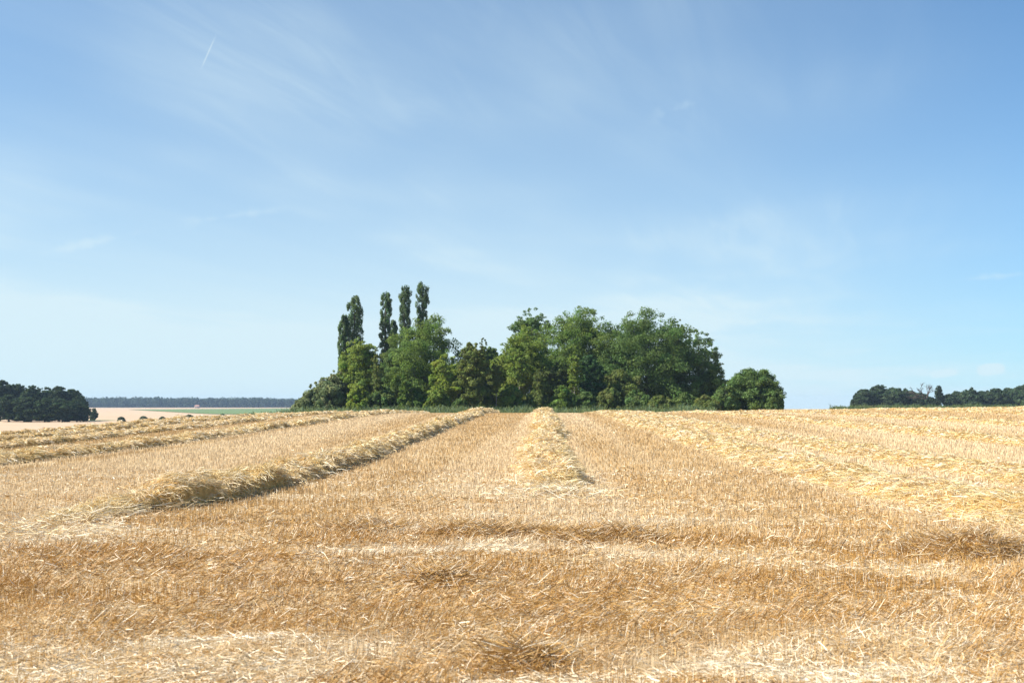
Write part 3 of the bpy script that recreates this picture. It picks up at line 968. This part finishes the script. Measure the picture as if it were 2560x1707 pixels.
for k, (xd, top, hw, y, c, lab) in enumerate((
        (752, 872, 40, 157, WILLOW, "grey green willow bush in front, halfway down the left slope of the copse"),
        (690, 912, 24, 154, WILLOW, "thin grey green scrub where the left end of the copse runs out into the grass"),
        (738, 862, 46, 160, WILLOW, "grey green willow bush sloping down at the left end of the copse"),
        (708, 893, 28, 156, WILLOW, "lowest grey green bush at the very left tip of the copse"),
        (772, 846, 36, 164, WILLOW, "tall grey green bush against the left side of the pale green tree"),
        (822, 880, 30, 156, LIME, "bright lime bush at the foot of the pale green tree"),
        (880, 886, 34, 157, DARK, "dark bush between the pale green tree and the round ash"),
        (948, 878, 42, 157, MID, "green bush at the foot of the round ash tree"),
        (1005, 885, 30, 152, FRESH, "leafy fresh green bush below the lime green tree"),
        (1058, 910, 22, 156, DARK, "dark low bush at the foot of the slender pale trunk"),
        (1124, 893, 24, 154, OLIVE, "olive bush under the dip of the copse"),
        (1172, 880, 34, 153, FRESH, "fresh green bush at the left foot of the pale willow"),
        (1232, 890, 36, 154, OLIVE, "olive bush at the right foot of the pale willow"),
        (1292, 882, 34, 153, MID, "green bush below the olive tree right of the willow"),
        (1345, 896, 32, 154, DARK, "dark bush below the small fresh green tree"),
        (1400, 888, 36, 154, OLIVE, "olive bush at the left foot of the largest oak"),
        (1460, 894, 38, 154, DARK, "dark bush right under the middle of the largest oak"),
        (1515, 905, 34, 152, OLIVE, "low olive bush at the right foot of the largest oak"),
        (1570, 900, 36, 154, DARK, "dark bush below the ragged dark tree"),
        (1618, 908, 34, 152, OLIVE, "low olive bush between the ragged tree and the large ragged bush"),
        (1660, 880, 34, 154, DARK, "dark bush touching the left side of the large ragged bush"),
        (1762, 886, 30, 155, DARK, "small dark bush at the right skirt of the large ragged bush"))):
    copse_item("bush", xd, top, hw, y, 'shrub', c, lab, 60 + k, cat="bush")


# reeds and tall grass along the foot of the copse
def blades(name, n, xf, yf, h0, h1, wid, cols, label, cat, seed, droop=0.25):
    rg = np.random.default_rng(seed)
    y = yf(rg, n)
    x = xf(rg, n, y)
    n = len(x)
    lean = np.abs(rg.normal(size=n)) * 0.22
    a = rg.random(n) * 6.283
    d = np.stack([np.sin(lean) * np.cos(a), np.sin(lean) * np.sin(a), np.cos(lean)], 1)
    ln = (h0 + (h1 - h0) * rg.random(n) ** 1.6) * (0.25 + 1.4 * fbm(x * 0.35, y * 0.2, 7, 4))
    sag = np.stack([np.cos(a) * droop, np.sin(a) * droop, -droop * 0.5 * rg.random(n)], 1)
    c = np.array(cols)[rg.integers(0, len(cols), n)] * (0.7 + 0.6 * rg.random((n, 1)))
    p = np.stack([x, y, Z(x, y) - 0.03], 1)
    v, f, cc = ribbons(p, d, ln, wid * (0.6 + 0.8 * rg.random(n)), c, sag, rg)
    return tag(mesh_obj(name, v, f, M_LEAF, col=cc), label, cat, kind="stuff")


blades("tall_grass", 26000,
       lambda rg, n, y: XD(575, 1) * y + rg.random(n) * (XD(1640, 1) - XD(575, 1)) * y,
       lambda rg, n: 138 + 18 * rg.random(n), 0.4, 1.55, 0.08,
       [(0.15, 0.20, 0.08), (0.14, 0.21, 0.12), (0.20, 0.24, 0.08)],
       "blue green reeds and tall grass edging the foot of the copse", "grass", 201)
blades("maize_crop", 30000,
       lambda rg, n, y: 0.287 * y + rg.random(n) * (y * 0.30),
       lambda rg, n: 262 + 46 * rg.random(n), 0.9, 1.9, 0.14,
       [(0.12, 0.17, 0.06), (0.15, 0.19, 0.07)],
       "strip of green maize behind the stubble at the far right", "crop", 202)


# ------------------------------------------------------------------ far woods: one of each kind, then copies
def copy_tree(src, loc, scale, rot, label, group):
    c = src.copy()
    S.collection.objects.link(c)
    c.location = loc
    c.scale = scale
    c.rotation_euler = (0, 0, rot)
    c["label"] = label
    c["group"] = group
    for ch in src.children:
        d = ch.copy()
        d.parent = c
        S.collection.objects.link(d)
    return c


def far_row(items, y_of, group, col, base_seed):
    protos = []
    for k, (xd, top, hw, dy, label) in enumerate(items):
        y = y_of + dy
        x = XD(xd, y)
        z = float(Z(x, y))
        h = EYE + (406 - top * 0.4354) / 995 * y - z
        r = 1.25 * hw * 0.4354 / 995 * y
        if k < 4:
            t = make_tree("tree", x, y, z, 'broad', h, r, np.array(col) * (0.9 + 0.1 * k), label, base_seed + k, group, low=0.0, leaf=0.42, dens=1.3)
            protos.append((t, h, r))
        else:
            t, h0, r0 = protos[k % 4]
            copy_tree(t, (x, y, z), (r / r0, r / r0, h / h0), 1.3 * k, label, group)


far_row([(-15, 872, 24, 0, "tallest dark tree of the left wood, cut by the photo edge"),
         (22, 880, 24, 6, "dark round tree second from the photo edge in the left wood"),
         (58, 884, 22, 0, "dark tree in the left wood with a slightly lower crown than its left neighbour"),
         (92, 888, 20, 8, "dark tree in the middle of the left wood skyline"),
         (122, 886, 22, 2, "dark round tree forming the right hump of the left wood"),
         (152, 892, 22, 6, "dark tree right of the hump in the left wood"),
         (170, 908, 17, 0, "lower dark tree at the right shoulder of the left wood"),
         (183, 930, 9, -6, "lowest dark tree at the right tip of the left wood"),
         (5, 905, 22, -22, "dark edge tree in front at the left of the left wood"),
         (48, 910, 22, -24, "dark edge tree at the front of the left wood, second from photo edge"),
         (90, 912, 22, -24, "dark edge tree at the front middle of the left wood"),
         (132, 915, 22, -22, "dark edge tree at the front of the left wood, right of its middle"),
         (166, 925, 18, -18, "small dark edge tree at the front right of the left wood")],
        372, "dark trees of the left wood", (0.060, 0.098, 0.036), 300)
far_row([(1975, 894, 20, 0, "first rounded tree at the left end of the right tree line"),
         (2008, 884, 20, 6, "domed tree that is highest in the left clump of the right tree line"),
         (2042, 892, 20, 0, "broad tree after the domed one in the right tree line"),
         (2072, 896, 20, 4, "tree left of the bare dead one in the right tree line"),
         (2098, 902, 16, 0, "low tree just left under the bare dead tree"),
         (2166, 904, 14, 0, "small tree right of the sky gap in the right tree line"),
         (2186, 900, 16, 6, "second small tree right of the sky gap in the right tree line"),
         (2212, 894, 18, 0, "rounded tree in the middle of the right clump"),
         (2240, 898, 18, 6, "lower tree between two rounded ones of the right clump"),
         (2268, 892, 20, 0, "wide dark tree toward the right of the tree line"),
         (2302, 893, 20, 6, "tree beside the tallest one at the right edge"),
         (2334, 885, 24, 0, "tallest rounded tree of the tree line at the right photo edge"),
         (2372, 890, 24, 4, "tree of the right tree line cut off by the photo edge"),
         (1964, 910, 14, -8, "low bushy tree at the left tip of the right tree line"),
         (2120, 912, 16, -4, "low bushy tree below the bare dead tree")],
        430, "trees of the right tree line behind the maize", (0.066, 0.104, 0.046), 340)

y_t = 430
for xd, top, hw, lab, sd in ((2142, 886, 9, "slim ragged tree right of the bare dead one", 380),):
    x = XD(xd, y_t)
    z = float(Z(x, y_t))
    make_tree("tree", x, y_t, z, 'tall', EYE + (406 - top * 0.4354) / 995 * y_t - z, hw * 0.4354 / 995 * y_t,
              (0.07, 0.105, 0.05), lab, sd, "trees of the right tree line behind the maize", low=0.1, leaf=0.5, dens=0.6, airy=0.5)


def dead_tree(xd, top, y, label):
    x = XD(xd, y)
    z = float(Z(x, y))
    h = EYE + (406 - top * 0.4354) / 995 * y - z
    rg = np.random.default_rng(7)
    wood = []

    def grow(p, d, ln, rad, k):
        q = p + d * ln
        m = (p + q) / 2 + rg.normal(size=3) * ln * 0.06
        wood.append(tube([p, m, q], [rad, rad * 0.8, rad * 0.6], 5, (0.075, 0.06, 0.05)))
        if k == 0:
            return
        for _ in range(3 if k > 1 else 4):
            nd = norm((d + rg.normal(size=3) * 0.55 + np.array([0, 0, 0.12]))[None])[0]
            grow(q if rg.random() < 0.6 else m, nd, ln * (0.62 + 0.15 * rg.random()), rad * 0.62, k - 1)
    grow(np.zeros(3), np.array([0.05, 0, 1.0]), h * 0.42, 0.5, 4)
    root = empty("dead_tree", (x, y, z), label, "tree")
    v, f, c = join(wood)
    v[:, 2] *= h / v[:, 2].max()
    mesh_obj("trunk", v, f, M_BARK, root, c, smooth=True)


dead_tree(2113, 878, 424, "bare dead tree with thin leafless branches above the right tree line")

# lone bushes in the valley on the left
for k, (xd, top, hw, y) in enumerate(((205, 932, 9, 392), (270, 954.5, 8, 352), (322, 953.5, 10, 356), (366, 954.5, 8, 350), (428, 949.5, 14, 345), (507, 947.5, 9, 360), (572, 945, 12, 350))):
    x = XD(xd, y)
    z = float(Z(x, y))
    h = 0.9 * (EYE + (406 - top * 0.4354) / 995 * y - z)
    lab = ("small blue green tree just off the right tip of the left wood", "little round bush nearest the left wood in the valley row",
           "second small bush from the left wood in the valley row", "smallest dark bush in the valley row",
           "widest low bush in the middle of the valley row", "dark compact bush on the valley row before the copse grass",
           "flat bush at the right end of the valley row beside the tall grass")[k]
    make_tree("bush", x, y, z, 'shrub', max(h, 1.2), hw * 0.4354 / 995 * y * 1.05, (0.13, 0.165, 0.085), lab, 400 + k, "lone bushes in the valley", "bush", leaf=0.35, dens=0.4)


# a red trailer parked behind the maize and a farm house far off
def trailer():
    y = 330.0
    x = XD(1985, y)
    z = float(Z(x, y))
    root = empty("farm_trailer", (x, y, z), "long low red farm trailer with a white panel parked before the right tree line", "trailer")
    red = (0.26, 0.045, 0.035)
    body = join([box(-2.9, 2.9, -1.2, 1.2, 1.0, 1.75, red)] + [box(-2.9 + k * 0.94, -2.8 + k * 0.94, -1.27, -1.2, 1.0, 1.75, (0.20, 0.035, 0.03)) for k in range(7)])
    mesh_obj("body", body[0], body[1], M_PAINT, root, body[2])
    p = box(-1.2, -0.1, -1.32, -1.28, 1.2, 1.65, (0.75, 0.74, 0.72))
    mesh_obj("side_panel", p[0], p[1], M_PAINT, root, p[2])
    ch = box(-3.9, 2.8, -0.5, 0.5, 0.75, 0.99, (0.06, 0.06, 0.06))
    mesh_obj("chassis", ch[0], ch[1], M_PAINT, root, ch[2])
    for sx in (-1.7, 1.5):
        for sy in (-1, 1):
            w = tube([(sx, sy * 0.8, 0.5), (sx, sy * 1.1, 0.5)], [0.5, 0.5], 16, (0.03, 0.03, 0.03))
            hub = tube([(sx, sy * 0.86, 0.5), (sx, sy * 1.12, 0.5), (sx, sy * 1.13, 0.5)], [0.25, 0.25, 0.01], 12, (0.4, 0.1, 0.05))
            wv, wf, wc = w
            o = mesh_obj("wheel", wv, wf, M_PAINT, root, wc, smooth=True)
            mesh_obj("rim", hub[0], hub[1], M_PAINT, o, hub[2], smooth=True)


trailer()


def house(xd, y, label):
    x = XD(xd, y)
    z = float(Z(x, y))
    root = empty("farm_house", (x, y, z), label, "house")
    w = box(-3.4, 3.4, -3, 3, -0.3, 3, (0.40, 0.33, 0.28))
    mesh_obj("wall", w[0], w[1], M_PAINT, root, w[2])
    v = np.array([(-3.7, -3.4, 2.9), (3.7, -3.4, 2.9), (3.7, 3.4, 2.9), (-3.7, 3.4, 2.9), (-3.7, 0, 5.6), (3.7, 0, 5.6)], float)
    f = np.array([(0, 1, 5, 4), (2, 3, 4, 5), (1, 2, 5, 5), (3, 0, 4, 4)])
    me = bpy.data.meshes.new("roof")
    me.from_pydata([tuple(a) for a in v], [], [(0, 1, 5, 4), (2, 3, 4, 5), (1, 2, 5), (3, 0, 4)])
    at = me.color_attributes.new("tint", 'FLOAT_COLOR', 'POINT')
    for d in at.data:
        d.color = (0.36, 0.20, 0.15, 1)
    o = bpy.data.objects.new("roof", me)
    me.materials.append(M_PAINT)
    S.collection.objects.link(o)
    o.parent = root


house(447, 1700, "tiny farm house with a reddish roof in front of the far blue forest")


# the forest along the horizon
def far_forest():
    rg = np.random.default_rng(77)
    cs, rs = [], []
    n = 1500
    for k in range(n):
        y = 2000 + 160 * rg.random() ** 1.5
        x = XD(120, y) + rg.random() * (XD(900, y) - XD(120, y))
        h = 8 + 5 * rg.random() + 7 * float(fbm(x * 0.012, 3.0, 5, 3))
        r = 4.5 + 3 * rg.random()
        z = float(Z(x, y))
        for q in range(3):
            cs.append((x + r * 0.4 * rg.normal(), y, z + h * (0.25 + 0.3 * q) + rg.normal()))
            rs.append(r)
    v, f, c = clumps(np.array(cs), np.array(rs), 34, 2.6, np.array((0.040, 0.070, 0.034)), rg, squash=1.0)
    o = mesh_obj("far_forest", v, f, M_LEAF, col=c)
    tag(o, "long low forest, blue with distance, along the horizon at left", "forest", kind="stuff")


far_forest()


# ------------------------------------------------------------------ the air
def haze():
    v, f, c = box(-3900, 3900, -120, 3900, -24, 40)
    m = bpy.data.materials.new("haze_air")
    m.use_nodes = True
    N, L = m.node_tree.nodes, m.node_tree.links
    N.remove(N["Principled BSDF"])
    pv = N.new("ShaderNodeVolumePrincipled")
    pv.inputs["Color"].default_value = (0.58, 0.77, 1.0, 1)
    pv.inputs["Density"].default_value = 0.00013
    L.new(pv.outputs[0], N["Material Output"].inputs["Volume"])
    o = mesh_obj("haze", v, f, m)
    tag(o, kind="stuff")


haze()
